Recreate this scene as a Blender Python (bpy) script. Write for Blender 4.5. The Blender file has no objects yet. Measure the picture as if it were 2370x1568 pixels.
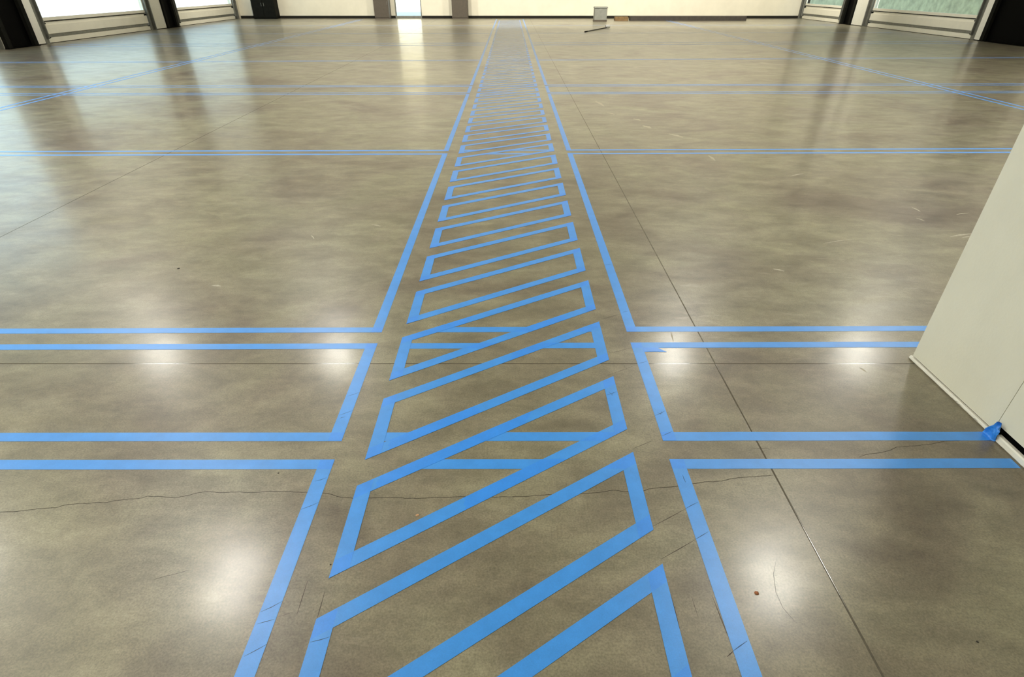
import bpy, math, random
from mathutils import Vector, Matrix

random.seed(7)
C = bpy.context.scene.collection

# ------------------------------------------------------------------ camera
HOR, U0, CY, FG = -39.5, 1181.5, 931.0, 1650.0        # horizon row, centre column, optical centre row, ground focal (px of 2370x1568)
FPX = math.sqrt(FG ** 2 - (CY - HOR) ** 2)
TH = math.atan2(CY - HOR, FPX)                          # pitch below the horizon
K = 1.6129
CAM_H = K * math.cos(TH)                                # eye height, about 1.30 m
cam_data = bpy.data.cameras.new('camera')
cam = bpy.data.objects.new('camera', cam_data)
C.objects.link(cam)
cam.location = (0, 0, CAM_H)
cam.rotation_euler = (math.pi / 2 - TH, 0, 0)
cam_data.sensor_width = 36
cam_data.lens = 36 * FPX / 2370
cam_data.shift_x = (1185 - U0) / 2370
cam_data.shift_y = (CY - 784) / 2370
cam_data.clip_start = 0.02
cam_data.clip_end = 300
bpy.context.scene.camera = cam

# ------------------------------------------------------------------ view, sky, sun
sc = bpy.context.scene
sc.view_settings.view_transform = 'Standard'
sc.view_settings.look = 'None'
sc.view_settings.gamma = 1.0
sc.view_settings.use_curve_mapping = False
sc.view_settings.exposure = 0.0
sc.cycles.sample_clamp_indirect = 4.0
sc.cycles.caustics_reflective = False
sc.cycles.caustics_refractive = False
SKY_STRENGTH = 3.2
SUN_STRENGTH = 22.0
LAMP_W = 172.0
FILL_LAMP_W = 120.0
ADDED_WASH_W = 2000.0
ADDED_DOOR_WASH_W = 1150.0
LAMP_RGB = (1.0, 0.97, 0.87)
world = bpy.data.worlds.new('world')
sc.world = world
world.use_nodes = True
wn = world.node_tree.nodes
wl = world.node_tree.links
bg = wn['Background']
grad = wn.new('ShaderNodeTexGradient')
tc = wn.new('ShaderNodeTexCoord')
sep = wn.new('ShaderNodeSeparateXYZ')
rmp = wn.new('ShaderNodeValToRGB')
rmp.color_ramp.elements[0].position = 0.0
rmp.color_ramp.elements[0].color = (0.70, 0.93, 0.97, 1)
rmp.color_ramp.elements[1].position = 0.6
rmp.color_ramp.elements[1].color = (0.42, 0.66, 0.95, 1)
wn.remove(grad)
wl.new(tc.outputs['Generated'], sep.inputs[0])
wl.new(sep.outputs['Z'], rmp.inputs[0])
wl.new(rmp.outputs[0], bg.inputs['Color'])
bg.inputs['Strength'].default_value = SKY_STRENGTH

sun_data = bpy.data.lights.new('sun', 'SUN')
sun = bpy.data.objects.new('sun', sun_data)
C.objects.link(sun)
sun.rotation_euler = (math.radians(48), 0, 0)           # high behind the camera: lights only what stands outside beyond the back wall
sun_data.energy = SUN_STRENGTH
sun_data.angle = 0.01
sun_data.color = (1.0, 0.95, 0.86)

# ------------------------------------------------------------------ helpers


def floor_at(u, v):
    """Ground point seen at a place in the photograph."""
    d = v - HOR
    return (K * (u - U0) / d, K * (FG / d - math.sin(TH)))


def tag(o, label=None, cat=None, group=None, kind=None):
    if label:
        o['label'] = label
    if cat:
        o['category'] = cat
    if group:
        o['group'] = group
    if kind:
        o['kind'] = kind
    return o


def link(name, verts, faces, mats, parent=None, mat_ids=None, smooth=False):
    me = bpy.data.meshes.new(name)
    me.from_pydata([tuple(v) for v in verts], [], faces)
    if not isinstance(mats, (list, tuple)):
        mats = [mats]
    for m in mats:
        me.materials.append(m)
    if mat_ids:
        for p, i in zip(me.polygons, mat_ids):
            p.material_index = i
    if smooth:
        for p in me.polygons:
            p.use_smooth = True
    me.update()
    o = bpy.data.objects.new(name, me)
    C.objects.link(o)
    if parent:
        o.parent = parent
    return o


def empty(name, loc):
    o = bpy.data.objects.new(name, None)
    o.empty_display_size = 0.1
    C.objects.link(o)
    o.location = loc
    return o


class MB:
    """Collects shapes that become ONE mesh object."""

    def __init__(self):
        self.v, self.f, self.m = [], [], []

    def poly(self, pts, mi=0):
        n = len(self.v)
        self.v += [tuple(p) for p in pts]
        self.f.append(list(range(n, n + len(pts))))
        self.m.append(mi)

    def box(self, x0, x1, y0, y1, z0, z1, mi=0):
        n = len(self.v)
        self.v += [(x0, y0, z0), (x1, y0, z0), (x1, y1, z0), (x0, y1, z0), (x0, y0, z1), (x1, y0, z1), (x1, y1, z1), (x0, y1, z1)]
        for q in ((0, 3, 2, 1), (4, 5, 6, 7), (0, 1, 5, 4), (1, 2, 6, 5), (2, 3, 7, 6), (3, 0, 4, 7)):
            self.f.append([n + i for i in q])
            self.m.append(mi)

    def bbox(self, x0, x1, y0, y1, z0, z1, b=0.01, mi=0):
        """Box whose vertical edges and top rim are chamfered."""
        n = len(self.v)
        rings = []
        for z, s in ((z0, 0), (z1 - b, 0), (z1, b)):
            x2, x3, y2, y3 = x0 + s, x1 - s, y0 + s, y1 - s
            c = b * 0.8
            ring = [(x2 + c, y2, z), (x3 - c, y2, z), (x3, y2 + c, z), (x3, y3 - c, z), (x3 - c, y3, z), (x2 + c, y3, z), (x2, y3 - c, z), (x2, y2 + c, z)]
            rings.append(ring)
        for r in rings:
            self.v += r
        for k in range(2):
            for i in range(8):
                j = (i + 1) % 8
                self.f.append([n + 8 * k + i, n + 8 * k + j, n + 8 * k + 8 + j, n + 8 * k + 8 + i])
                self.m.append(mi)
        self.f.append([n + 16 + i for i in range(8)])
        self.m.append(mi)
        self.f.append([n + 7 - i for i in range(8)])
        self.m.append(mi)

    def tube(self, path, rad, seg=12, mi=0, cap=True):
        n0 = len(self.v)
        P = [Vector(p) for p in path]
        if not isinstance(rad, (list, tuple)):
            rad = [rad] * len(P)
        for i, p in enumerate(P):
            t = (P[min(i + 1, len(P) - 1)] - P[max(i - 1, 0)]).normalized()
            a = t.cross(Vector((0, 0, 1)))
            if a.length < 1e-4:
                a = Vector((1, 0, 0))
            a.normalize()
            b = t.cross(a)
            for s in range(seg):
                w = 2 * math.pi * s / seg
                self.v.append(tuple(p + (a * math.cos(w) + b * math.sin(w)) * rad[i]))
        for i in range(len(P) - 1):
            for s in range(seg):
                t = (s + 1) % seg
                self.f.append([n0 + i * seg + s, n0 + i * seg + t, n0 + (i + 1) * seg + t, n0 + (i + 1) * seg + s])
                self.m.append(mi)
        if cap:
            self.f.append([n0 + s for s in range(seg)])
            self.m.append(mi)
            k = n0 + (len(P) - 1) * seg
            self.f.append([k + seg - 1 - s for s in range(seg)])
            self.m.append(mi)

    def ribbon(self, pts, w, z, mi=0):
        """Flat ribbon along a ground polyline, narrowing at both ends."""
        n = len(self.v)
        m = len(pts)
        for i, p in enumerate(pts):
            a = pts[max(i - 1, 0)]
            b = pts[min(i + 1, m - 1)]
            t = Vector((b[0] - a[0], b[1] - a[1])).normalized()
            ww = w * (0.35 if i in (0, m - 1) else 1) / 2
            self.v.append((p[0] - t.y * ww, p[1] + t.x * ww, z))
            self.v.append((p[0] + t.y * ww, p[1] - t.x * ww, z))
        for i in range(m - 1):
            self.f.append([n + 2 * i, n + 2 * i + 1, n + 2 * i + 3, n + 2 * i + 2])
            self.m.append(mi)

    def build(self, name, mats, parent=None, smooth=False, loc=None):
        if loc is not None:
            self.v = [(x - loc[0], y - loc[1], z - loc[2]) for x, y, z in self.v]
        o = link(name, self.v, self.f, mats, parent, self.m, smooth)
        if loc is not None:
            o.location = loc
        return o


def clip(poly, clipper):
    """Convex polygon clip (2D, counter-clockwise clipper)."""
    out = list(poly)
    n = len(clipper)
    for i in range(n):
        a, b = clipper[i], clipper[(i + 1) % n]
        ins = lambda p: (b[0] - a[0]) * (p[1] - a[1]) - (b[1] - a[1]) * (p[0] - a[0]) >= 0
        src, out = out, []
        for j in range(len(src)):
            p, q = src[j], src[(j + 1) % len(src)]
            ip, iq = ins(p), ins(q)
            if ip:
                out.append(p)
            if ip != iq:
                d1 = (b[0] - a[0]) * (p[1] - a[1]) - (b[1] - a[1]) * (p[0] - a[0])
                d2 = (b[0] - a[0]) * (q[1] - a[1]) - (b[1] - a[1]) * (q[0] - a[0])
                t = d1 / (d1 - d2)
                out.append((p[0] + (q[0] - p[0]) * t, p[1] + (q[1] - p[1]) * t))
        if len(out) < 3:
            return []
    return out


def ccw(poly):
    s = sum(poly[i][0] * poly[(i + 1) % len(poly)][1] - poly[(i + 1) % len(poly)][0] * poly[i][1] for i in range(len(poly)))
    return list(poly) if s > 0 else list(reversed(poly))


# ------------------------------------------------------------------ materials
class N:
    """Small node-graph builder around one material."""

    def __init__(self, name):
        self.m = bpy.data.materials.new(name)
        self.m.use_nodes = True
        self.t = self.m.node_tree
        self.b = self.t.nodes['Principled BSDF']
        self.geo = self.t.nodes.new('ShaderNodeNewGeometry')

    def new(self, kind, **kw):
        n = self.t.nodes.new(kind)
        for k, v in kw.items():
            setattr(n, k, v)
        return n

    def put(self, socket, val):
        if hasattr(val, 'is_linked') or hasattr(val, 'links'):
            self.t.links.new(val, socket)
        else:
            socket.default_value = val

    def pos(self, scale=(1, 1, 1), rot=0.0, loc=(0, 0, 0)):
        n = self.new('ShaderNodeMapping')
        n.inputs['Scale'].default_value = scale
        n.inputs['Rotation'].default_value = (0, 0, rot)
        n.inputs['Location'].default_value = loc
        self.t.links.new(self.geo.outputs['Position'], n.inputs['Vector'])
        return n.outputs[0]

    def noise(self, scale, detail=4, rough=0.55, dist=0.0, vec=None):
        n = self.new('ShaderNodeTexNoise')
        n.inputs['Scale'].default_value = scale
        n.inputs['Detail'].default_value = detail
        n.inputs['Roughness'].default_value = rough
        n.inputs['Distortion'].default_value = dist
        self.t.links.new(vec if vec else self.pos(), n.inputs['Vector'])
        return n.outputs['Fac']

    def ramp(self, fac, stops):
        n = self.new('ShaderNodeValToRGB')
        e = n.color_ramp.elements
        while len(e) < len(stops):
            e.new(0.5)
        for i, (p, c) in enumerate(stops):
            e[i].position = p
            e[i].color = (c, c, c, 1) if not isinstance(c, tuple) else (*c, 1)
        self.t.links.new(fac, n.inputs[0])
        return n.outputs[0]

    def mix(self, fac, a, b, blend='MIX'):
        n = self.new('ShaderNodeMix', data_type='RGBA', blend_type=blend)
        self.put(n.inputs[0], fac)
        self.put(n.inputs[6], (*a, 1) if isinstance(a, tuple) else a)
        self.put(n.inputs[7], (*b, 1) if isinstance(b, tuple) else b)
        return n.outputs[2]

    def math(self, op, a, b):
        n = self.new('ShaderNodeMath', operation=op)
        self.put(n.inputs[0], a)
        self.put(n.inputs[1], b)
        return n.outputs[0]

    def bump(self, height, strength, dist=0.002):
        n = self.new('ShaderNodeBump')
        n.inputs['Strength'].default_value = strength
        n.inputs['Distance'].default_value = dist
        self.t.links.new(height, n.inputs['Height'])
        self.t.links.new(n.outputs[0], self.b.inputs['Normal'])

    def set(self, color=None, rough=None, metal=None, spec=None):
        if color is not None:
            self.put(self.b.inputs['Base Color'], (*color, 1) if isinstance(color, tuple) else color)
        if rough is not None:
            self.put(self.b.inputs['Roughness'], rough)
        if metal is not None:
            self.b.inputs['Metallic'].default_value = metal
        if spec is not None:
            self.b.inputs['Specular IOR Level'].default_value = spec
        return self


def painted(name, rgb, rough=0.5, var=0.06, scale=9.0, bump=0.1, metal=0.0):
    n = N(name)
    f = n.noise(scale, 5)
    lo = tuple(c * (1 - var) for c in rgb)
    hi = tuple(min(1, c * (1 + var)) for c in rgb)
    n.set(n.ramp(f, [(0.3, lo), (0.7, hi)]), rough, metal)
    n.bump(n.noise(scale * 18, 3), bump)
    if max(rgb) < 0.03:
        n.b.inputs['Specular IOR Level'].default_value = 0.02
    return n.m


def make_concrete():
    n = N('polished_concrete')
    big = n.noise(0.85, 7, 0.6, 0.7)
    mid = n.noise(3.3, 8, 0.62, 0.5, n.pos((1, 1.6, 1), 0.35))
    fine = n.noise(34, 6, 0.7)
    grain = n.noise(170, 4, 0.7)
    col = n.ramp(big, [(0.34, (0.160, 0.131, 0.097)), (0.47, (0.224, 0.202, 0.143)), (0.60, (0.250, 0.237, 0.160)), (0.72, (0.280, 0.255, 0.183))])
    col = n.mix(n.ramp(mid, [(0.36, 0.0), (0.68, 0.8)]), n.mix(1.0, col, (0.72, 0.69, 0.67), 'MULTIPLY'), n.mix(1.0, col, (1.20, 1.19, 1.16), 'MULTIPLY'))
    streak = n.noise(7.0, 5, 0.6, 0.3, n.pos((0.8, 1.7, 1), 0.12, (2, 7, 0)))
    col = n.mix(1.0, col, n.ramp(streak, [(0.30, 0.84), (0.5, 1.0), (0.72, 1.18)]), 'MULTIPLY')
    col = n.mix(1.0, col, n.ramp(fine, [(0.30, 0.86), (0.5, 1.0), (0.72, 1.12)]), 'MULTIPLY')
    col = n.mix(1.0, col, n.ramp(grain, [(0.28, 0.66), (0.5, 1.0), (0.72, 1.32)]), 'MULTIPLY')
    # pale scuffs dragged across the slab
    scuff = n.noise(5.0, 5, 0.6, 0.2, n.pos((1.0, 3.2, 1), 0.5))
    gate = n.noise(0.45, 3, 0.5, 0.2, n.pos(loc=(3, 1, 0)))
    sfac = n.math('MULTIPLY', n.ramp(scuff, [(0.60, 0.0), (0.82, 0.8)]), n.ramp(gate, [(0.46, 0.0), (0.60, 1.0)]))
    col = n.mix(sfac, col, (0.42, 0.37, 0.28))
    rough = n.ramp(n.noise(2.2, 6, 0.6, 0.6, n.pos((1, 1.5, 1), 0.3, (5, 2, 0))), [(0.3, 0.285), (0.7, 0.37)])
    n.set(col, rough, spec=0.5)
    n.b.inputs['Coat Weight'].default_value = 0.2
    n.b.inputs['Coat Roughness'].default_value = 0.15
    n.b.inputs['Coat IOR'].default_value = 1.42
    n.bump(n.noise(45, 2, 0.5), 0.08, 0.0012)
    return n.m


def make_tape(name, rgb):
    n = N(name)
    crepe = n.noise(420, 3, 0.6, 0.0)
    blot = n.noise(14, 5, 0.6)
    col = n.ramp(blot, [(0.3, tuple(c * 0.93 for c in rgb)), (0.7, tuple(min(1, c * 1.06) for c in rgb))])
    col = n.mix(1.0, col, n.ramp(crepe, [(0.3, 0.93), (0.7, 1.06)]), 'MULTIPLY')
    n.set(col, 0.33, spec=0.6)
    n.b.inputs['Sheen Tint'].default_value = (1.0, 0.92, 0.82, 1)
    n.b.inputs['Sheen Weight'].default_value = 0.25
    n.b.inputs['Sheen Roughness'].default_value = 0.35
    n.bump(crepe, 0.25, 0.0006)
    return n.m


M = {}
M['concrete'] = make_concrete()
n = N('joint_filler')
n.set(n.ramp(n.noise(60, 4), [(0.3, (0.075, 0.066, 0.048)), (0.7, (0.110, 0.096, 0.068))]), 0.12)
M['joint'] = n.m
M['joint_worn'] = painted('worn_joint_filler', (0.125, 0.110, 0.078), 0.7, 0.3, 25)
M['joint_dirty'] = painted('dirty_joint_filler', (0.060, 0.052, 0.036), 0.75, 0.5, 4)
M['crack'] = painted('crack_and_gap_shade', (0.030, 0.023, 0.015), 0.9)
M['scuff'] = painted('pale_scuff', (0.37, 0.34, 0.26), 0.45, 0.2, 60)
M['pencil'] = painted('layout_pencil', (0.045, 0.030, 0.022), 0.7)
M['ink'] = painted('layout_ink', (0.012, 0.060, 0.170), 0.6)
M['tape'] = make_tape('blue_masking_tape', (0.045, 0.280, 0.790))
M['tape2'] = make_tape('blue_masking_tape_doubled', (0.031, 0.258, 0.840))
M['drywall'] = painted('painted_drywall', (0.80, 0.785, 0.66), 0.55, 0.03, 5, 0.25)
M['wall'] = painted('beige_wall_paint', (0.70, 0.65, 0.52), 0.6, 0.04, 3, 0.1)
M['cream'] = painted('cream_steel', (0.82, 0.785, 0.665), 0.4, 0.03, 4, 0.05)
M['white'] = painted('white_trim', (0.80, 0.78, 0.69), 0.4, 0.05, 30, 0.2)
M['galv'] = painted('galvanised_steel', (0.17, 0.17, 0.145), 0.45, 0.2, 12, 0.1, 0.3)
M['black'] = painted('black_steel', (0.0015, 0.0015, 0.0015), 0.5, 0.2, 10, 0.05)
M['charcoal'] = painted('charcoal_steel', (0.010, 0.010, 0.008), 0.5, 0.2, 10, 0.05)
M['rubber'] = painted('dark_rubber', (0.02, 0.018, 0.015), 0.8)
M['brown'] = painted('dark_brown_plastic', (0.075, 0.058, 0.040), 0.5, 0.1)
M['grey'] = painted('grey_plastic', (0.22, 0.22, 0.19), 0.5, 0.1)
M['wood'] = painted('brown_lumber', (0.16, 0.095, 0.035), 0.7, 0.25, 8, 0.2)
M['dark_wood'] = painted('dark_lumber', (0.035, 0.027, 0.020), 0.7, 0.25, 8, 0.2)
M['ceiling'] = painted('ceiling_deck', (0.62, 0.60, 0.55), 0.8, 0.05)
M['asphalt'] = painted('outdoor_paving', (0.45, 0.45, 0.43), 0.9, 0.1)
M['outwhite'] = painted('white_outdoor_wall', (0.85, 0.85, 0.83), 0.7, 0.03)
M['outtan'] = painted('tan_outdoor_wall', (0.46, 0.36, 0.19), 0.7, 0.05)
M['hedge'] = painted('green_hedge', (0.16, 0.19, 0.12), 0.9, 0.4, 3, 0.5)
M['fleece'] = painted('white_fleece', (0.93, 0.92, 0.90), 0.9, 0.05, 60, 0.5)
M['rust'] = painted('orange_chip', (0.36, 0.13, 0.05), 0.7, 0.3, 300, 0.5)
M['peach'] = painted('peach_chip', (0.50, 0.30, 0.16), 0.7, 0.3, 300, 0.5)
M['dirt'] = painted('dark_grit', (0.03, 0.025, 0.02), 0.8)
M['housing'] = painted('white_lamp_housing', (0.7, 0.7, 0.7), 0.5)

g = bpy.data.materials.new('window_glass')
g.use_nodes = True
gt = g.node_tree
for q in list(gt.nodes):
    gt.nodes.remove(q)
go = gt.nodes.new('ShaderNodeOutputMaterial')
gm = gt.nodes.new('ShaderNodeMixShader')
gtr = gt.nodes.new('ShaderNodeBsdfTransparent')
ggl = gt.nodes.new('ShaderNodeBsdfGlossy')
gfr = gt.nodes.new('ShaderNodeFresnel')
gfr.inputs[0].default_value = 1.45
gtr.inputs[0].default_value = (0.90, 0.96, 0.95, 1)
ggl.inputs['Roughness'].default_value = 0.02
gt.links.new(gfr.outputs[0], gm.inputs[0])
gt.links.new(gtr.outputs[0], gm.inputs[1])
gt.links.new(ggl.outputs[0], gm.inputs[2])
gt.links.new(gm.outputs[0], go.inputs[0])
M['glass'] = g

lm = bpy.data.materials.new('lamp_diffuser')
lm.use_nodes = True
lb = lm.node_tree.nodes['Principled BSDF']
lb.inputs['Base Color'].default_value = (0.9, 0.9, 0.88, 1)
lb.inputs['Emission Color'].default_value = (*LAMP_RGB, 1)
M['lamp'] = lm
nm_ = lm.copy()
nm_.name = 'fill_lamp_diffuser'
M['fill_lamp'] = nm_
nm_.node_tree.nodes['Principled BSDF'].inputs['Emission Strength'].default_value = FILL_LAMP_W / (math.pi * 0.58 * 1.18)

# ------------------------------------------------------------------ the setting
XL, XR, YB, YF, ZC = -12.25, 13.1, 31.5, -5.0, 7.0
JX = (-3.236, 0.866)
JY = 2.07
G = 0.0030


def build_floor():
    mb = MB()
    xs = [XL - 0.4, JX[0] - G, JX[0] + G, JX[1] - G, JX[1] + G, XR + 0.4]
    ys = [YF, JY - G, JY + G, YB + 0.2]
    for i in (0, 2, 4):
        for j in (0, 2):
            mb.poly([(xs[i], ys[j], 0), (xs[i + 1], ys[j], 0), (xs[i + 1], ys[j + 1], 0), (xs[i], ys[j + 1], 0)])
    # rounded saw-cut grooves
    M_ = 14
    prof = [(-G + 2 * G * q / M_, -0.00022 * (1 - (2 * q / M_ - 1) ** 2)) for q in range(M_ + 1)]
    smooth_from = len(mb.f)

    def groove(fn, t0, t1, mi, depth=1.0):
        n0 = len(mb.v)
        for o_, z_ in prof:
            mb.v += [(*fn(o_, t0), z_ * depth), (*fn(o_, t1), z_ * depth)]
        for q in range(M_):
            a = n0 + 2 * q
            mb.f.append([a, a + 2, a + 3, a + 1])
            mb.m.append(mi)
    groove(lambda o_, t: (JX[0] + o_, t), YF, YB, 6)
    groove(lambda o_, t: (JX[1] + o_, t), YF, JY, 1)
    groove(lambda o_, t: (JX[1] + o_, t), JY, YB, 4)
    groove(lambda o_, t: (-t, JY + o_), -XR, -XL, 1, 0.28)
    smooth_to = len(mb.f)
    z = 0.00012
    main = [(-700, 1236), (-520, 1214), (-360, 1221), (-180, 1199), (-40, 1188), (0, 1186), (47, 1183.6), (95, 1178), (130, 1176), (158, 1168.5), (183, 1166), (202, 1167), (221, 1164), (248, 1163.6), (259, 1161), (300, 1155.7), (328, 1153.5),
            (342, 1149), (377, 1150.7), (405, 1153.5), (421, 1150), (451, 1143), (479, 1139), (506, 1141), (545, 1140), (583, 1141), (619, 1137.6), (660, 1138.5), (709, 1140), (747, 1142), (767, 1145),
            (783, 1150.6), (818, 1154.5), (854, 1153.5), (918, 1152.6), (965, 1155), (1018, 1151.8), (1074, 1150.8), (1137, 1151), (1185, 1151), (1251, 1147), (1348, 1143), (1400, 1138.8), (1421, 1135),
            (1446, 1139), (1490, 1137), (1500, 1133), (1534, 1129), (1566, 1126), (1607, 1119.6), (1630, 1116), (1650, 1116), (1672, 1114), (1687, 1110), (1725, 1105), (1790, 1100.5)]

    def jag(pts, amp):
        out = []
        for (u, v), (u2, v2) in zip(pts, pts[1:]):
            m = max(1, int(abs(u2 - u) / 9))
            for k in range(m):
                t = k / m
                out.append((u + (u2 - u) * t, v + (v2 - v) * t + (random.uniform(-amp, amp) if k else 0)))
        out.append(pts[-1])
        return [floor_at(*p) for p in out]
    mb.ribbon(jag(main, 0.9), 0.0021, z, 2)
    side = [(1987, 1059), (2004, 1053), (2033, 1049), (2062, 1042), (2075, 1035.5), (2116, 1033), (2163, 1027), (2187, 1022), (2240, 1019)]
    mb.ribbon(jag(side, 0.8), 0.0018, z, 2)
    mb.ribbon(jag([(355, 1343), (385, 1334), (415, 1327), (440, 1320)], 0.4), 0.0012, z, 2)
    mb.ribbon(jag([(1798, 1290), (1790, 1330), (1796, 1372), (1812, 1408), (1840, 1440)], 0.4), 0.0011, z, 2)
    for a, b, w in (((1511, 1219), (1586, 1179), .0022), ((1531, 1294.5), (1609, 1250), .0024), ((1465, 1039), (1511, 1020), .0020), ((1552, 1376), (1573, 1456), .0030),
                    ((1600, 1380), (1616, 1430), .0013), ((1649, 1382), (1684, 1472), .0022), ((1683, 1521), (1697, 1508), .0028), ((712, 1345), (687, 1424), .0021),
                    ((752, 1370), (733, 1436), .0021), ((1392, 739.6), (1436, 727), .0024), ((1412, 818), (1460, 806), .0018), ((1740, 1038.5), (1780, 1038.5), .0020),
                    ((640, 1430), (680, 1417), .0010), ((1405, 870), (1470, 846), .0014)):
        mb.ribbon([floor_at(*a), floor_at((a[0] + b[0]) / 2, (a[1] + b[1]) / 2 + 0.3), floor_at(*b)], w, z, 3)
    for a, b, w in (((1905, 564), (1978, 553), .010), ((2200, 548), (2250, 541), .022), ((2226, 551), (2252, 547), .016), ((2214, 497), (2242, 493), .012), ((1988, 851), (2006, 862), .012),
                    ((1378, 234), (1398, 246), .05), ((1405, 261), (1422, 265), .05), ((1466, 275), (1482, 279), .06), ((1488, 291), (1506, 297), .07), ((1548, 310), (1580, 318), .06),
                    ((1500, 163), (1530, 166), .06), ((2110, 480), (2130, 490), .016), ((2120, 505), (2140, 512), .016), ((1790, 623), (1815, 628), .020), ((490, 661), (512, 663), .020),
                    ((1553, 771), (1558, 790), .008), ((1640, 360), (1655, 372), .03), ((1830, 408), (1860, 402), .02), ((860, 520), (880, 524), .02), ((720, 545), (727, 553), .01)):
        m_ = ((a[0] + b[0]) / 2, (a[1] + b[1]) / 2 - 0.8)
        mb.ribbon([floor_at(*a), floor_at(*m_), floor_at(*b)], w, 0.00010, 5)
    o = mb.build('floor', [M['concrete'], M['joint'], M['crack'], M['pencil'], M['joint_worn'], M['scuff'], M['joint_dirty']])
    for p_ in list(o.data.polygons)[smooth_from:smooth_to]:
        p_.use_smooth = True
    tag(o, 'polished olive grey concrete slab with saw cut joints and a wandering crack', 'floor', kind='structure')


build_floor()


def struct(o, label, cat):
    return tag(o, label, cat, kind='structure')


DA0, DA1 = 18.1, 23.4                                    # the garage doors along the left wall, (start, end) along y
LEFT_DOORS = [(4.4, 9.7), (11.0, 16.0), (18.1, 23.4), (25.6, 30.9)]
RIGHT_DOORS = [(5.8, 11.1), (12.4, 16.0), (19.45, 25.3), (27.6, 31.2)]
DH = 4.6


def side_wall(name, x, out, doors, label):
    mb = MB()
    xs = sorted((x, x + out * 0.35))
    y = YF
    for a, b in doors:
        mb.box(xs[0], xs[1], y, a - 0.3, 0, ZC)
        mb.box(xs[0], xs[1], a - 0.3, b + 0.3, DH, ZC)
        y = b + 0.3
    mb.box(xs[0], xs[1], y, YB + 0.3, 0, ZC)
    struct(mb.build(name, M['wall']), label, 'wall')


side_wall('wall_left', XL, -1, LEFT_DOORS, 'beige wall with overhead doors on the far left of the hall')
side_wall('wall_right', XR, 1, RIGHT_DOORS, 'beige wall with overhead doors on the far right of the hall')


def overhead_door(name, x, inn, y0, y1, label, glazed):
    """Sectional door: solid cream bottom section, glazed sections above, steel tracks on both sides. inn points into the room."""
    root = empty(name, (x, (y0 + y1) / 2, 0))
    struct(root, label, 'door')
    cx, cy = x, (y0 + y1) / 2
    X = lambda d: inn * d - 0.0

    def bx(mb, d0, d1, a, b, z0, z1, mi=0):
        p, q = sorted((X(d0), X(d1)))
        mb.box(p, q, a - cy, b - cy, z0, z1, mi)
    s = MB()
    bx(s, -0.10, -0.03, y0, y1, 0.012, 0.125)
    bx(s, -0.10, -0.055, y0, y1, 0.125, 0.205)
    bx(s, -0.10, -0.03, y0, y1, 0.205, 0.400)
    bx(s, -0.10, -0.055, y0, y1, 0.400, 0.475)
    bx(s, -0.10, -0.035, y0, y1, 0.475, 0.495, 1)
    s.build('bottom_section', [M['cream'], M['rubber']], root)
    s = MB()
    bx(s, -0.056, -0.025, y0 + 0.05, y1 - 0.05, 0.135, 0.195)
    s.build('strut', M['galv'], root)
    s = MB()
    bx(s, -0.09, -0.035, y0, y1, 0.0, 0.012)
    s.build('bottom_seal', M['rubber'], root)
    z = 0.495
    nsec = 6
    hs = (DH - z) / nsec
    for k in range(nsec):
        s = MB()
        za, zb = z + k * hs, z + (k + 1) * hs - 0.006
        if k >= glazed:
            bx(s, -0.10, -0.055, y0, y1, za, zb)
            bx(s, -0.056, -0.03, y0, y1, za + 0.08, zb - 0.08)
            s.build('solid_section', M['cream'], root)
            continue
        bx(s, -0.10, -0.045, y0, y1, za, za + 0.075)
        bx(s, -0.10, -0.045, y0, y1, zb - 0.075, zb)
        ncol = 1
        wy = (y1 - y0) / ncol
        for c in range(ncol + 1):
            yc = y0 + c * wy
            a, b = max(y0, yc - 0.045), min(y1, yc + 0.045)
            bx(s, -0.10, -0.045, a, b, za + 0.075, zb - 0.075)
        fr = s.build('glazed_section', M['cream'], root)
        p = MB()
        for c in range(ncol):
            a, b = y0 + c * wy + 0.04, y0 + (c + 1) * wy - 0.04
            q4 = [(X(-0.075), a - cy, za + 0.07), (X(-0.075), b - cy, za + 0.07), (X(-0.075), b - cy, zb - 0.07), (X(-0.075), a - cy, zb - 0.07)]
            p.poly(q4 if inn > 0 else q4[::-1])
        p.build('pane', M['glass'], fr)
    for a, b, sgn in ((y0 - 0.28, y0 - 0.02, 1), (y1 + 0.02, y1 + 0.28, -1)):
        s = MB()
        bx(s, -0.06, -0.03, a, b, 0.0, DH)
        m0 = a if sgn > 0 else b - 0.03
        bx(s, -0.03, 0.045, m0, m0 + 0.03, 0.0, DH)
        m1 = b - 0.035 if sgn > 0 else a
        bx(s, -0.03, 0.03, m1, m1 + 0.03, 0.10, DH)
        s.build('track', M['galv'], root)
        s = MB()
        for zz in (0.12, 0.44, 1.1):
            yc = y0 + 0.03 if sgn > 0 else y1 - 0.03
            s.tube([(X(-0.05), yc - cy - 0.07, zz), (X(-0.05), yc - cy + 0.07, zz)], 0.022, 10)
        s.build('roller', M['black'], root, True)


SIDE = {1: 'left', -1: 'right'}
k = 1
for doors, x, inn in ((LEFT_DOORS, XL, 1), (RIGHT_DOORS, XR, -1)):
    words = ['the one closest to the camera', 'the one before the first black column in view', 'the nearer one in view', 'the farther one in view']
    for (a, b), w, gl in zip(doors, words, (6, 6, 2, 3) if inn > 0 else (2, 2, 2, 2)):
        overhead_door('door_%d' % k, x, inn, a, b, 'cream glazed overhead door in the %s wall, %s' % (SIDE[inn], w), gl)
        k += 1


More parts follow.
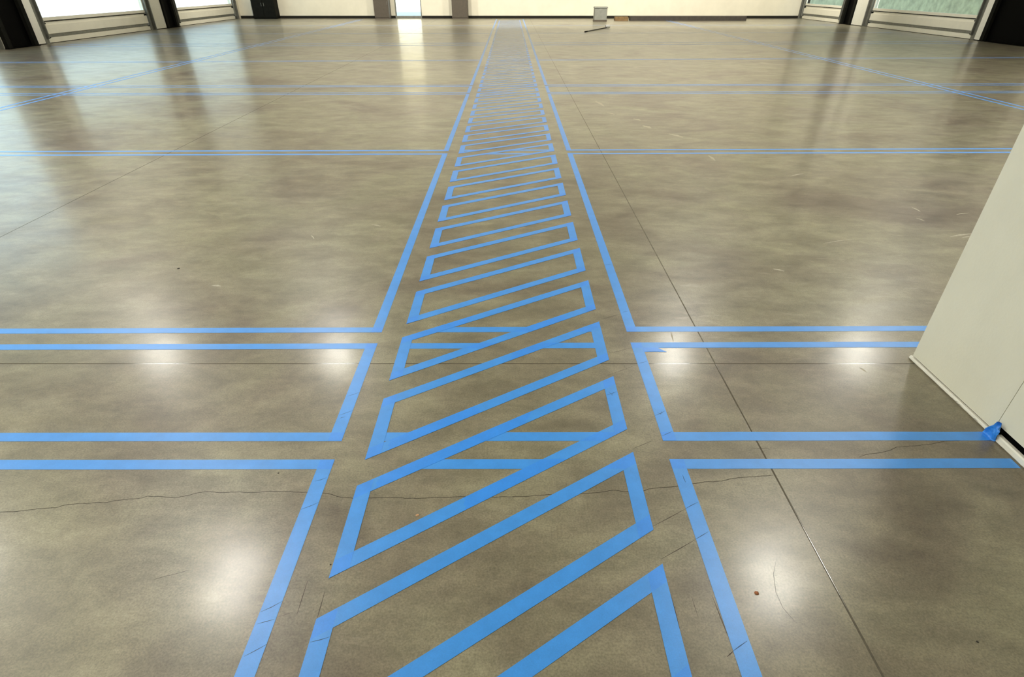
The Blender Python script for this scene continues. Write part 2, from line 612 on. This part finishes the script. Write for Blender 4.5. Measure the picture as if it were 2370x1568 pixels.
def steel_column(name, x, inn, y0, y1, label):
    """Black steel channel column: flanges, recessed web and a base plate."""
    mb = MB()

    def bx(d0, d1, a, b, z0, z1, mi):
        p, q = sorted((x + inn * d0, x + inn * d1))
        mb.box(p, q, a, b, z0, z1, mi)
    bx(0.0, 0.10, y0, y0 + 0.14, 0.0, ZC, 1)
    bx(0.0, 0.10, y1 - 0.14, y1, 0.0, ZC, 1)
    bx(0.0, 0.015, y0 + 0.14, y1 - 0.14, 0.0, ZC, 0)  # web coloured darker than the flanges, recess shade put into its colour
    bx(0.0, 0.12, y0 - 0.02, y1 + 0.02, 0.0, 0.018, 0)
    struct(mb.build(name, [M['black'], M['charcoal']]), label, 'column')


def jamb(name, x, inn, y0, y1, label):
    mb = MB()
    p, q = sorted((x + inn * 0.001, x + inn * 0.05))
    mb.box(p, q, y0, y1, 0.02, DH + 0.2, 0)
    mb.box(*sorted((x + inn * 0.001, x + inn * 0.04)), y0, y1, 0.0, 0.02, 1)
    struct(mb.build(name, [M['white'], M['rubber']]), label, 'door jamb')


steel_column('column_1', XL, 1, 16.35, 17.45, 'black steel column at the left edge of the photo before the nearer left door')
steel_column('column_2', XL, 1, 24.4, 25.25, 'black steel column between the two left overhead doors')
steel_column('column_3', XR, -1, 16.7, 18.85, 'black steel column at the right edge of the photo before the nearer right door')
steel_column('column_4', XR, -1, 26.42, 27.25, 'black steel column between the two right overhead doors')
jamb('trim_1', XL, 1, 17.46, 17.80, 'white jamb panel between the left edge column and the nearer left door')
jamb('trim_2', XL, 1, 23.70, 24.38, 'white jamb panel between the nearer left door and the next black column')
jamb('trim_3', XR, -1, 18.87, 19.15, 'white jamb panel between the right edge column and the nearer right door')
jamb('trim_4', XR, -1, 25.60, 26.40, 'white jamb panel between the nearer right door and the next black column')

# back wall with the tall glazed door
DX0, DX1, DZ = -5.22, -4.02, 3.0
mb = MB()
mb.box(XL - 0.35, DX0, YB, YB + 0.25, 0, ZC)
mb.box(DX1, XR + 0.35, YB, YB + 0.25, 0, ZC)
mb.box(DX0, DX1, YB, YB + 0.25, DZ, ZC)
struct(mb.build('wall_back', M['wall']), 'long beige wall closing the far end of the hall', 'wall')
root = empty('door_9', ((DX0 + DX1) / 2, YB + 0.1, 0))
struct(root, 'tall bright glazed door in the far wall left of the walkway', 'door')
mb = MB()
w = (DX1 - DX0) / 2
for a, b in ((-w, -w + 0.05), (w - 0.05, w)):
    mb.box(a, b, -0.05, 0.05, 0, DZ)
for a, b in ((0, 0.09), (1.64, 1.72), (DZ - 0.06, DZ)):
    mb.box(-w + 0.05, w - 0.05, -0.05, 0.05, a, b)
mb.build('door_frame', M['galv'], root)
mb = MB()
for a, b in ((0.09, 1.64), (1.72, DZ - 0.06)):
    mb.poly([(-w + 0.05, 0, a), (w - 0.05, 0, a), (w - 0.05, 0, b), (-w + 0.05, 0, b)])
mb.build('pane', M['glass'], root)
mb = MB()
mb.tube([(w - 0.11, -0.05, 0.95), (w - 0.11, -0.11, 0.95), (w - 0.11, -0.11, 1.25), (w - 0.11, -0.05, 1.25)], 0.012)
mb.build('pull_handle', M['galv'], root, True)
mb = MB()
mb.box(XL, DX0, YB - 0.012, YB, 0, 0.10)
mb.box(DX1, XR, YB - 0.012, YB, 0, 0.10)
struct(mb.build('baseboard_back', M['rubber']), 'dark rubber base along the far wall', 'baseboard')

mb = MB()
mb.box(XL - 0.35, XR + 0.35, YF - 0.2, YB + 0.25, ZC, ZC + 0.15)
struct(mb.build('ceiling', M['ceiling']), 'grey beige roof deck over the hall', 'ceiling')
mb = MB()
mb.box(XL - 0.35, XR + 0.35, YF - 0.2, YF, 0, ZC)
struct(mb.build('wall_rear', M['wall']), 'beige wall behind the camera', 'wall')

# outdoors beyond the glass, with unseen walls and bank added for reflections
mb = MB()
mb.box(-60, XL - 0.4, -20, 90, -0.12, -0.02)
mb.box(XR + 0.4, 60, -20, 90, -0.12, -0.02)
mb.box(XL - 0.4, XR + 0.4, YB + 0.25, 90, -0.12, -0.02)
struct(mb.build('ground_outside', M['asphalt']), 'pale paving outside the building', 'ground')
mb = MB()
mb.box(-16, 6, 44, 44.4, -0.02, 2.0)
struct(mb.build('wall_outside_added', M['outwhite']), 'sunlit white wall added outside the glazed door for its bright reflection', 'wall')  # unseen wall added to give the door its white floor reflection
mb = MB()
mb.box(-18, 8, 47, 48, -0.02, 9.0)
struct(mb.build('wall_outside_tan_added', M['outtan']), 'tan block added behind the white wall outside for the warm reflection', 'wall')  # unseen block added for the warm upper part of that reflection

mb = MB()
mb.box(19.0, 20.0, -15, 60, -0.02, 8.0)
struct(mb.build('hedge_outside_added', M['hedge']), 'dull green hedge bank added outside to dim the right overhead doors', 'hedge')  # unseen bank added to dim the right glazing and its reflection

# the wall end beside the camera
WX, WY0, WY1 = 1.716, 1.600, 2.105
mb = MB()
mb.box(WX, 6.0, WY0, WY1, 0.019, ZC)
mb.box(WX + 0.008, 6.0, WY0, WY1 - 0.01, 0.0, 0.019, 1)  # recess behind the base strip coloured near black as gap shade
mb.box(6.0, XR, WY0, WY1, 0.0, ZC)
struct(mb.build('wall_front', [M['drywall'], M['crack']]), 'pale painted wall end at the right edge, standing beside the walkway', 'wall')
mb = MB()
mb.box(WX + 0.0005, WX + 0.5, 0.9, WY0 - 0.0018, 0.046, ZC)
mb.box(WX + 0.02, WX + 0.5, 0.9, WY0, 0.05, ZC, 2)
mb.box(WX + 0.02, WX + 0.5, 0.9, WY0, 0.0, 0.05, 1)
mb.box(WX + 0.001, WX + 0.05, 1.36, 1.545, 0.026, 0.046, 1)
mb.box(WX + 0.5, WX + 0.7, YF, WY0 - 0.01, 0.0, ZC, 0)
struct(mb.build('trim_5', [M['drywall'], M['black'], M['grey']]), 'pale door jamb seamed against the near wall end', 'door jamb')


def base_strip(y0, y1, depth, z1, seed, name, label):
    """White base angle with a ragged lower front edge."""
    rnd = random.Random(seed)
    m = 46
    V, F = [], []
    for i in range(m + 1):
        t = i / m
        y = y0 + (y1 - y0) * t
        rag = rnd.uniform(0, 0.0016) + (rnd.uniform(0.001, 0.005) if 0.10 < t < 0.42 and rnd.random() < 0.5 else 0)
        prof = [(WX + 0.004, z1), (WX - depth * 0.55, z1), (WX - depth * 0.8, z1 - 0.004), (WX - depth, 0.004 + rag), (WX - depth + 0.004, 0.0005), (WX + 0.004, 0.0005)]
        V += [(px, y, pz) for px, pz in prof]
    q = 6
    for i in range(m):
        for s in range(q):
            a, b = i * q + s, i * q + (s + 1) % q
            F.append([a, b, b + q, a + q])
    F.append(list(range(q)))
    F.append([m * q + q - 1 - s for s in range(q)])
    struct(link(name, V, F, M['white']), label, 'baseboard')


base_strip(1.612, 2.113, 0.008, 0.0145, 3, 'baseboard_right', 'white base strip with a ragged lower edge under the near wall end')
base_strip(0.95, 1.566, 0.015, 0.024, 5, 'baseboard_front', 'white base piece right of the crumpled blue tape')

# ------------------------------------------------------------------ ceiling lights read from floor reflections, with added fill lamps and spotlights


def high_bay(x, y, lamp):
    root = empty('high_bay_light', (x, y, 6.0))
    tag(root, 'white oblong high bay lamp over the polished floor, near ones added as fill', 'ceiling light', 'high bay lamps in rows')
    mb = MB()
    mb.bbox(-0.32, 0.32, -0.62, 0.62, 0.01, 0.09, 0.02)
    mb.build('housing', M['housing'], root)
    mb = MB()
    mb.poly([(-0.29, -0.59, 0.0), (-0.29, 0.59, 0.0), (0.29, 0.59, 0.0), (0.29, -0.59, 0.0)])
    mb.build('diffuser', M[lamp], root)
    for yy in (-0.58, 0.58):
        mb = MB()
        mb.tube([(0, yy, 0.08), (0, yy, ZC - 6.0)], 0.006, 6)
        mb.build('hanger', M['galv'], root)


lb.inputs['Emission Strength'].default_value = LAMP_W / (math.pi * 0.58 * 1.18)
for y in (5.5, 12.0):
    for x in (-8.45, -4.2, 3.95, 8.4):
        high_bay(x, y, 'lamp')
for x, y in ((-8.45, -1.5), (-4.2, -1.5), (-8.45, 1.9), (-4.2, 1.9)):  # added lamps, clear of the floor reflections, to brighten the near floor
    high_bay(x, y, 'fill_lamp')


def added_wall_washer(x, y, turn, tilt, size, power, label, group):  # added spotlight, only there to brighten the far wall and doors
    root = empty('added_wall_washer', (x, y, 6.4))
    root.rotation_euler = (0, 0, turn)
    tag(root, label, 'spotlight', group)
    mb = MB()
    a = Vector((0, -0.12, 0.10))
    b = Vector((0, 0.06, -0.06))
    mb.tube([a, a * 0.4 + b * 0.6, b], [0.07, 0.09, 0.10], 16)
    mb.build('barrel', M['black'], root, True)
    mb = MB()
    mb.tube([(0, -0.05, 0.05), (0, -0.05, ZC - 6.4)], 0.012, 8)
    mb.build('stem', M['black'], root, True)
    ld = bpy.data.lights.new('wash', 'SPOT')
    ld.energy = power
    ld.color = LAMP_RGB
    ld.spot_size = math.radians(size)
    ld.spot_blend = 0.8
    ld.shadow_soft_size = 0.08
    lo_ = bpy.data.objects.new('wash', ld)
    C.objects.link(lo_)
    lo_.parent = root
    lo_.location = (0, 0.10, -0.10)
    lo_.rotation_euler = (math.radians(tilt), 0, 0)


for x in (-8.0, -4.0, 0.0, 4.0, 8.0, 11.0):
    added_wall_washer(x, 22.5, 0, 54, 96, ADDED_WASH_W, 'added unseen spotlight under the roof deck brightening the far wall', 'added spotlights washing the far wall')
for y in (15.0, 20.5, 27.0):
    added_wall_washer(-5.5, y, math.pi / 2, 69, 62, ADDED_DOOR_WASH_W, 'added unseen spotlight under the roof deck brightening the left doors', 'added spotlights washing the left doors')
    added_wall_washer(6.3, y, -math.pi / 2, 69, 62, ADDED_DOOR_WASH_W, 'added unseen spotlight under the roof deck brightening the right doors', 'added spotlights washing the right doors')

# ------------------------------------------------------------------ tape on the floor
TW = 0.048
ORD = ['first', 'second', 'third', 'fourth', 'fifth', 'sixth', 'seventh', 'eighth', 'ninth', 'tenth', 'eleventh', 'twelfth', 'thirteenth', 'fourteenth', 'fifteenth', 'sixteenth', 'seventeenth',
       'eighteenth', 'nineteenth', 'twentieth']
ORD += ['twenty-' + w for w in ORD[:9]] + ['thirtieth'] + ['thirty-' + w for w in ORD[:9]]

# transverse tape lines: centre y at x = -5, 0 and 5 given by (y0, slope)
PAIRS = [  # (near line y at x=0, far line y at x=0, slope, name)
    (1.4395, 1.5835, 0.002), (2.2190, 2.3660, 0.006), (5.775, 5.921, 0.0125), (9.395, 9.537, 0.0160), (10.165, 10.307, 0.0180),
    (13.87, 14.012, 0.046), (17.50, 17.642, 0.040), (18.10, 18.242, 0.040), (21.80, 21.942, 0.03), (26.0, 26.142, 0.02)]
LB = (-0.642, -0.594)
RB = (0.537, 0.585)


def slab_tape(mb, poly, z, mi=0, t=0.00022):
    """One flat piece of tape: top face and thin edges."""
    p = ccw(poly)
    mb.poly([(x, y, z + t) for x, y in p], mi)
    m = len(p)
    for i in range(m):
        a, b = p[i], p[(i + 1) % m]
        mb.poly([(a[0], a[1], z), (b[0], b[1], z), (b[0], b[1], z + t), (a[0], a[1], z + t)], mi)


def ink(mb, pts, z, w=0.0022, mi=2):
    mb.ribbon([floor_at(*p) for p in pts], w, z, mi)


TM = [M['tape'], M['tape2'], M['ink']]

# --- hatch outlines
KF, KS = K * FG, K * math.sin(TH)
XLO, XRO = -0.4918, 0.4215
COR = {'TR': (0.00074333, 0.00017718), 'TL': (0.00049911, 0.00017966), 'BL': (0.00036444, 0.00018021), 'BR': (0.00061164, 0.00017785)}


def corner_y(c, i):
    a, b = COR[c]
    y = KF * (a + b * min(i, 14)) - KS
    return y + 0.4765 * max(0, i - 14)


SPLICES = {(2, 'bottom'): (1075, 1268), (2, 'top'): (872, 1236), (3, 'bottom'): (900, 1120), (3, 'top'): (1184, 1262), (4, 'top'): (950, 1100), (4, 'bottom'): (1226, 1318)}
FRAME_INK = {2: [((1404, 915.5), (1416, 912), (1427.5, 907.5)), ((1409, 908), (1417, 916), (1420, 909))], 1: [((718, 1488), (740, 1483), (763, 1476))]}
NFR = 62
HATCH = []


def edge_at(p, q, x):
    t = (x - p[0]) / (q[0] - p[0])
    return p[1] + (q[1] - p[1]) * t


for i in range(NFR):
    TL, TR = (XLO, corner_y('TL', i)), (XRO, corner_y('TR', i))
    BL, BR = (XLO, corner_y('BL', i)), (XRO, corner_y('BR', i))
    quad = [BL, BR, TR, TL]
    HATCH.append(quad)
    root = empty('tape_outline', ((XLO + XRO) / 2, (BL[1] + TR[1]) / 2, 0))
    ox, oy = root.location[0], root.location[1]
    off = lambda mb: [setattr(mb, 'v', [(x - ox, y - oy, z) for x, y, z in mb.v])]
    cross = [j + 1 for j, p in enumerate(PAIRS[:5]) if p[1] > BL[1] and p[0] < TR[1]]
    if i == 0:
        lab = 'blue tape hatch outline cut off by the bottom edge, nearest the camera'
    elif i < len(ORD) - 4:
        lab = 'slanted blue tape outline in the walkway, %s one counting from the bottom edge' % ORD[i]
    else:
        lab = 'one of the faint far tape outlines that blur together at the walkway end'
    tag(root, lab, 'tape outline', 'slanted tape outlines along the walkway')
    side = random.random()
    zd, zs = 0.00075, 0.00110
    for nm, A, B, sgn in (('top', TL, TR, -1), ('bottom', BL, BR, 1)):
        dx, dy = B[0] - A[0], B[1] - A[1]
        th = TW * math.hypot(dx, dy) / dx * sgn
        mb = MB()
        P = [A, B, (B[0], B[1] + th), (A[0], A[1] + th)]
        slab_tape(mb, P, zd)
        # the tape lines that run underneath shade through as a doubled layer
        for (ya, yb, s) in PAIRS[:3]:
            for yc in (ya, yb):
                strip = ccw([(-1, yc - s - TW / 2), (1, yc + s - TW / 2), (1, yc + s + TW / 2), (-1, yc - s + TW / 2)])
                q = clip(ccw(P), strip)
                if q:
                    mb.poly([(x, y, zd + 0.00030) for x, y in ccw(q)], 1)
        sp = SPLICES.get((i, nm))
        if sp:
            xs = []
            for u in sp:
                # x where this tape crosses the given photo column
                best = min((abs(U0 + x * (KF / K) / ((y + KS) / 1) / 1 * 1 - u), x) for x, y in ((A[0] + dx * t / 400, A[1] + dy * t / 400 + th / 2) for t in range(401)))
                xs.append(best[1])
            x0, x1 = xs
            rag = [0, 0.006, -0.004, 0.003, -0.006]
            pts = [(x0 + rag[k], edge_at(A, B, x0 + rag[k]) + th * k / 4) for k in range(5)] + [(x1 - rag[k] - 0.01 * k, edge_at(A, B, x1 - rag[k] - 0.01 * k) + th * k / 4) for k in range(4, -1, -1)]
            mb.poly([(x, y, zd + 0.00026) for x, y in ccw(pts)], 1)
        off(mb)
        mb.build('tape_strip', TM, root)
    for nm, x0, x1, T, Bt, E in (('left', XLO, XLO + TW, TL, BL, (TL, TR, BL, BR)), ('right', XRO - TW, XRO, TR, BR, (TL, TR, BL, BR))):
        mb = MB()
        tl, tr, bl, br = E
        dx = tr[0] - tl[0]
        tht = TW * math.hypot(dx, tr[1] - tl[1]) / dx
        thb = TW * math.hypot(dx, br[1] - bl[1]) / dx
        top = lambda x: edge_at(tl, tr, x)
        bot = lambda x: edge_at(bl, br, x)
        e = 0.0006
        slab_tape(mb, [(x0, bot(x0) + thb), (x1, bot(x1) + thb), (x1, top(x1) - tht), (x0, top(x0) - tht)], zs, 0)
        slab_tape(mb, [(x0, bot(x0) + e), (x1, bot(x1) + e), (x1, bot(x1) + thb), (x0, bot(x0) + thb)], zs, 1)
        slab_tape(mb, [(x0, top(x0) - tht), (x1, top(x1) - tht), (x1, top(x1) - e), (x0, top(x0) - e)], zs, 1)
        for line in FRAME_INK.get(i, []):
            lx = floor_at(*line[1])[0]
            if x0 - 0.01 < lx < x1 + 0.01:
                ink(mb, line, zs + 0.0004)
        off(mb)
        mb.build('tape_strip', TM, root)

# --- tape lines running across the hall, in pairs
NUMS = ['nearest', 'second', 'third', 'fourth', 'fifth', 'sixth', 'seventh', 'eighth', 'ninth', 'tenth']
SPAN_L = [-6.35, -6.35, -6.49, -9.5, -9.8, -11.6, -11.6, -11.6, -11.6, -11.6]
SPAN_R = [1.695, 4.2, 6.58, 9.5, 9.8, 12.4, 12.4, 12.4, 12.4, 12.4]
INSIDE = 0
for j, (ya, yb, s) in enumerate(PAIRS):
    for which, yc in (('near', ya), ('far', yb)):
        for sd, xa, xb in (('left', SPAN_L[j], LB[1]), ('right', RB[0], SPAN_R[j])):
            if j == 0 and sd == 'right' and which == 'far':
                xb = 1.690
            mb = MB()
            f = lambda x: yc + s * x
            cx = (xa + xb) / 2
            # long lines are laid as short chords so that they can wander a little
            xs = [xa + (xb - xa) * t / 8 for t in range(9)]
            wob = [0] + [random.uniform(-1, 1) * 0.0012 * min(3, 1 + j * 0.5) for _ in range(7)] + [0]
            z = 0.0004
            for a in range(8):
                slab_tape(mb, [(xs[a], f(xs[a]) + wob[a] - TW / 2), (xs[a + 1], f(xs[a + 1]) + wob[a + 1] - TW / 2), (xs[a + 1], f(xs[a + 1]) + wob[a + 1] + TW / 2), (xs[a], f(xs[a]) + wob[a] + TW / 2)], z)
            o = mb.build('tape_line', TM, loc=(cx, yc, 0))
            if j == 0 and sd == 'right' and which == 'far':
                lab = 'blue tape line right of the walkway ending crumpled against the pale wall'
                CRUMPLED = o
            elif j < 3:
                lab = '%s line of the %s pair of blue tapes, on the floor %s of the walkway' % ('lower' if which == 'near' else 'upper', NUMS[j], sd)
            else:
                lab = '%s line of the %s pair of thin tapes across the hall, %s of the walkway' % ('lower' if which == 'near' else 'upper', NUMS[j], sd)
            tag(o, lab, 'tape', 'tape lines across the hall')
        # short leftovers inside the hatch outlines
        strip = ccw([(-1, yc - s - TW / 2), (1, yc + s - TW / 2), (1, yc + s + TW / 2), (-1, yc - s + TW / 2)])
        for i, quad in enumerate(HATCH):
            p = clip(strip, ccw(quad))
            if not p or j > 5:
                continue
            ar = sum(p[a][0] * p[(a + 1) % len(p)][1] - p[(a + 1) % len(p)][0] * p[a][1] for a in range(len(p))) / 2
            if ar < 0.002:
                continue
            mb = MB()
            slab_tape(mb, p, 0.0004)
            o = mb.build('tape_offcut', TM, loc=(sum(q[0] for q in p) / len(p), yc, 0))
            tag(o, 'short %s tape piece of the %s pair inside the %s slanted outline' % ('lower' if which == 'near' else 'upper', NUMS[j], ORD[i]), 'tape', 'short tape pieces inside the outlines')

# --- the walkway's border tapes, broken wherever a pair crosses
BORDER_INK = {
    ('left', 0): [((729, 1115), (742, 1112), (755.5, 1107)), ((696, 1180.7), (717, 1173), (738, 1164)), ((603, 1418), (628, 1407), (653.5, 1393)), ((596, 1445.6), (616, 1440), (635, 1435)), ((565, 1521), (592, 1507), (619, 1492))],
    ('left', 1): [((803, 918.5), (818, 914), (832, 909)), ((785, 962.5), (800, 957), (817, 951)), ((786, 970), (792, 967), (799, 966))],
    ('right', 0): [((1586, 1179), (1600, 1171), (1615, 1163.6)), ((1609, 1250), (1624, 1241), (1639, 1232)), ((1697, 1508), (1712, 1497), (1729, 1485)), ((1580, 1101), (1583, 1110), (1587, 1118))],
    ('right', 1): [((1479, 842), (1488, 840), (1497, 837)), ((1516, 963), (1528, 958), (1539, 952)), ((1521, 955), (1529, 960), (1532, 953)), ((1532, 1010), (1544, 1005), (1556, 999.5))],
    ('right', 2): [((1441, 723.6), (1447, 722.5), (1454, 721)), ((1401.5, 614), (1409, 613), (1416, 611.7))]}
for sd, (x0, x1) in (('left', LB), ('right', RB)):
    xm = (x0 + x1) / 2
    brk = [(p[0] + p[2] * xm + TW / 2, p[1] + p[2] * xm - TW / 2) for p in PAIRS[:5]]
    ys = [-0.6] + [b for pr in brk for b in pr] + [30.8]
    for n_ in range(6):
        a, b = ys[2 * n_], ys[2 * n_ + 1]
        mb = MB()
        z = 0.00075
        lo2 = TW if n_ > 0 else 0
        hi2 = TW if n_ < 5 else 0
        slab_tape(mb, [(x0, a + lo2), (x1, a + lo2), (x1, b - hi2), (x0, b - hi2)], z, 0)
        if lo2:
            slab_tape(mb, [(x0, a + 0.0006), (x1, a + 0.0006), (x1, a + lo2), (x0, a + lo2)], z, 1)
        if hi2:
            slab_tape(mb, [(x0, b - hi2), (x1, b - hi2), (x1, b - 0.0006), (x0, b - 0.0006)], z, 1)
        for line in BORDER_INK.get((sd, n_), []):
            ink(mb, line, z + 0.0003)
        o = mb.build('border_tape', TM, loc=(xm, (a + b) / 2, 0))
        where = ['cut off by the bottom edge', 'between the first and second tape pairs', 'between the second and third tape pairs', 'between the third and fourth tape pairs', 'the short piece between the close far pairs', 'running on to the far wall'][n_]
        tag(o, '%s border tape of the walkway, %s' % (sd, where), 'tape', 'walkway border tapes')

# --- long tape lines parallel to the walkway, in pairs
for sd, xc, dxdy in (('left', -6.52, -0.002), ('right', 6.60, 0.006)):
    for which, o_ in (('inner', -0.071), ('outer', 0.071)):
        sg = 1 if sd == 'right' else -1
        xx = xc + sg * o_
        mb = MB()
        for a in range(10):
            y0, y1 = 4.0 + 2.65 * a, 4.0 + 2.65 * (a + 1)
            e0, e1 = xx + dxdy * (y0 - 8.5), xx + dxdy * (y1 - 8.5)
            slab_tape(mb, [(e0 - TW / 2, y0), (e0 + TW / 2, y0), (e1 + TW / 2, y1), (e1 - TW / 2, y1)], 0.00072)
        o = mb.build('tape_line', TM, loc=(xx, 17, 0))
        tag(o, '%s line of the long tape pair slanting across the far %s of the photo' % (which, sd), 'tape', 'long tape lines parallel to the walkway')

# --- torn scrap at a corner
mb = MB()
tp = [floor_at(*p) for p in ((1486, 805), (1521, 805.5), (1533, 811), (1544, 815.6), (1520, 815), (1489, 815.2))]
slab_tape(mb, tp, 0.0008, 1)
tag(mb.build('torn_tape', TM, loc=(tp[2][0], tp[2][1], 0)), 'pointed torn scrap of blue tape under the corner right of the walkway', 'tape')

# --- crumpled end climbing the near wall
rnd = random.Random(11)
NU, NV = 22, 16
V, F = [], []
yc = PAIRS[0][1] + PAIRS[0][2] * 1.69
for i in range(NU + 1):
    t = i / NU
    for j in range(NV + 1):
        s_ = j / NV - 0.5
        if t < 0.25:
            x, z = 1.680 + 0.016 * (t / 0.25), 0.0008 + 0.004 * (t / 0.25) ** 2
            wd = TW
        else:
            q = (t - 0.25) / 0.75
            x = 1.696 + 0.012 * min(1, q * 2)
            z = 0.005 + 0.068 * q
            wd = TW * (1.18 - 0.55 * q ** 2.2)
            x -= 0.012 * math.sin(q * math.pi) ** 2 + (0.012 * max(0, q - 0.75) * 4)
        y = yc + s_ * wd - 0.011 * t
        if t > 0.15:
            x += rnd.uniform(-0.0022, 0.0022) - 0.005 * math.cos(s_ * 9 + t * 5) * t
            z += rnd.uniform(-0.0015, 0.0015) - (0.020 * (2 * s_) ** 2 * t)
        V.append((x, y, max(z, 0.0009)))
for i in range(NU):
    for j in range(NV):
        a = i * (NV + 1) + j
        F.append([a, a + 1, a + NV + 2, a + NV + 1])
lo = CRUMPLED.location
link('crumpled_end', [(x - lo[0], y - lo[1], z) for x, y, z in V], F, M['tape2'], CRUMPLED, smooth=True)

# ------------------------------------------------------------------ small things on the floor
A = floor_at(1353, 75)
B = floor_at(1404, 65.5)
root = empty('pole', ((A[0] + B[0]) / 2, (A[1] + B[1]) / 2, 0))
tag(root, 'long dark pole with a small white head lying on the far floor', 'pole')
ox, oy = root.location[0], root.location[1]
d = Vector((B[0] - A[0], B[1] - A[1], 0)).normalized()
nrm = Vector((-d.y, d.x, 0))
a3 = Vector((A[0] - ox, A[1] - oy, 0.017))
b3 = Vector((B[0] - ox, B[1] - oy, 0.020))
mb = MB()
mb.tube([a3 + d * 0.30, b3], 0.014)
mb.build('shaft', M['dark_wood'], root, True)
mb = MB()
mb.tube([a3, a3 + d * 0.02, a3 + d * 0.28, a3 + d * 0.30], [0.012, 0.0165, 0.0165, 0.014])
mb.build('grip', M['rubber'], root, True)
mb = MB()
c = b3 + d * 0.03 + Vector((0.02, 0, 0.035))
ax = Vector((1, 0.25, 0)).normalized()
mb.tube([c - ax * 0.085, c - ax * 0.075, c + ax * 0.075, c + ax * 0.085], [0.040, 0.050, 0.050, 0.040], 18)
mb.build('head', M['fleece'], root, True)
mb = MB()
mb.tube([b3 - d * 0.03, b3 + Vector((0, 0, 0.012)), c - ax * 0.09], 0.008)
mb.build('frame', M['black'], root, True)


def chip(name, u, v, r, h, mat, label, seed):
    rnd = random.Random(seed)
    x, y = floor_at(u, v)
    m = 9
    V = [(0, 0, h)]
    for ring, zz in ((0.55, h * 0.9), (1.0, h * 0.35), (0.95, 0.0002)):
        for s in range(m):
            w = 2 * math.pi * s / m
            rr = r * ring * (0.8 + 0.4 * rnd.random())
            V.append((rr * math.cos(w), rr * math.sin(w), zz))
    F = [[0, 1 + s, 1 + (s + 1) % m] for s in range(m)]
    for k in range(2):
        for s in range(m):
            a, b = 1 + k * m + s, 1 + k * m + (s + 1) % m
            F.append([a, a + m, b + m, b])
    o = link(name, V, F, mat)
    o.location = (x, y, 0)
    tag(o, label, 'debris')


chip('chip', 1751, 1374, 0.0058, 0.004, M['rust'], 'small orange brown chip on the floor right of the right border tape', 1)
chip('chip', 966, 1193, 0.0052, 0.002, M['peach'], 'pale peach chip inside a slanted outline left of centre', 2)
chip('grit', 765, 1308, 0.0026, 0.002, M['dirt'], 'dark speck beside the pointed corner of the third slanted outline', 3)
chip('grit', 413, 622, 0.0075, 0.003, M['dirt'], 'dark crumb alone on the floor on the left half', 4)
chip('grit', 644.5, 1096, 0.0030, 0.002, M['dirt'], 'tiny dark crumb under the lower left tape line', 5)
chip('grit', 2262, 1487, 0.0030, 0.002, M['dirt'], 'tiny dark crumb in the lower right corner', 6)

# ------------------------------------------------------------------ things standing along the far wall
root = empty('storage_bin', (3.74, 28.95, 0))
tag(root, 'grey bin on a dark base standing right of the walkway end', 'bin')
mb = MB()
mb.bbox(-0.27, 0.27, -0.2, 0.2, 0.0, 0.06, 0.008)
mb.build('base', M['brown'], root)
mb = MB()
mb.bbox(-0.26, 0.26, -0.19, 0.19, 0.06, 0.46, 0.02)
mb.build('body', M['grey'], root)
mb = MB()
mb.bbox(-0.28, 0.28, -0.21, 0.21, 0.46, 0.51, 0.02)
mb.build('lid', M['grey'], root)

mb = MB()
mb.bbox(4.45, 5.02, 29.45, 29.75, 0, 0.14, 0.01)
tag(mb.build('timber', M['wood'], loc=(4.7, 29.6, 0)), 'short brown timber lying in front of the far wall', 'timber')
mb = MB()
mb.bbox(5.10, 10.05, 29.45, 29.80, 0, 0.16, 0.01)
tag(mb.build('timber', M['dark_wood'], loc=(7.5, 29.6, 0)), 'long dark timber lying in front of the far wall', 'timber')


def cabinet(name, x0, x1, y0, y1, h, mat, label, ndoor):
    root = empty(name, ((x0 + x1) / 2, (y0 + y1) / 2, 0))
    tag(root, label, 'cabinet')
    w, dd = (x1 - x0) / 2, (y1 - y0) / 2
    mb = MB()
    mb.bbox(-w, w, -dd + 0.02, dd, 0.0, h, 0.008)
    mb.build('body', mat, root)
    for k in range(ndoor):
        mb = MB()
        a, b = -w + 2 * w * k / ndoor + 0.006, -w + 2 * w * (k + 1) / ndoor - 0.006
        mb.box(a, b, -dd, -dd + 0.02, 0.06, h - 0.02)
        dr = mb.build('door', mat, root)
        mb = MB()
        xh = b - 0.05 if k == 0 else a + 0.05
        mb.tube([(xh, -dd - 0.02, h * 0.5), (xh, -dd - 0.02, h * 0.5 + 0.12)], 0.008, 8)
        mb.build('handle', M['galv'], dr)


cabinet('cabinet', -11.45, -10.45, 30.9, 31.45, 0.95, M['charcoal'], 'low dark cabinet in the far left corner', 2)
cabinet('cabinet', -6.05, -5.40, 30.9, 31.45, 1.05, M['brown'], 'brown cabinet left of the bright glazed door', 1)
cabinet('cabinet', -2.60, -1.90, 30.9, 31.45, 1.90, M['brown'], 'tall dark locker left of the walkway end', 1)
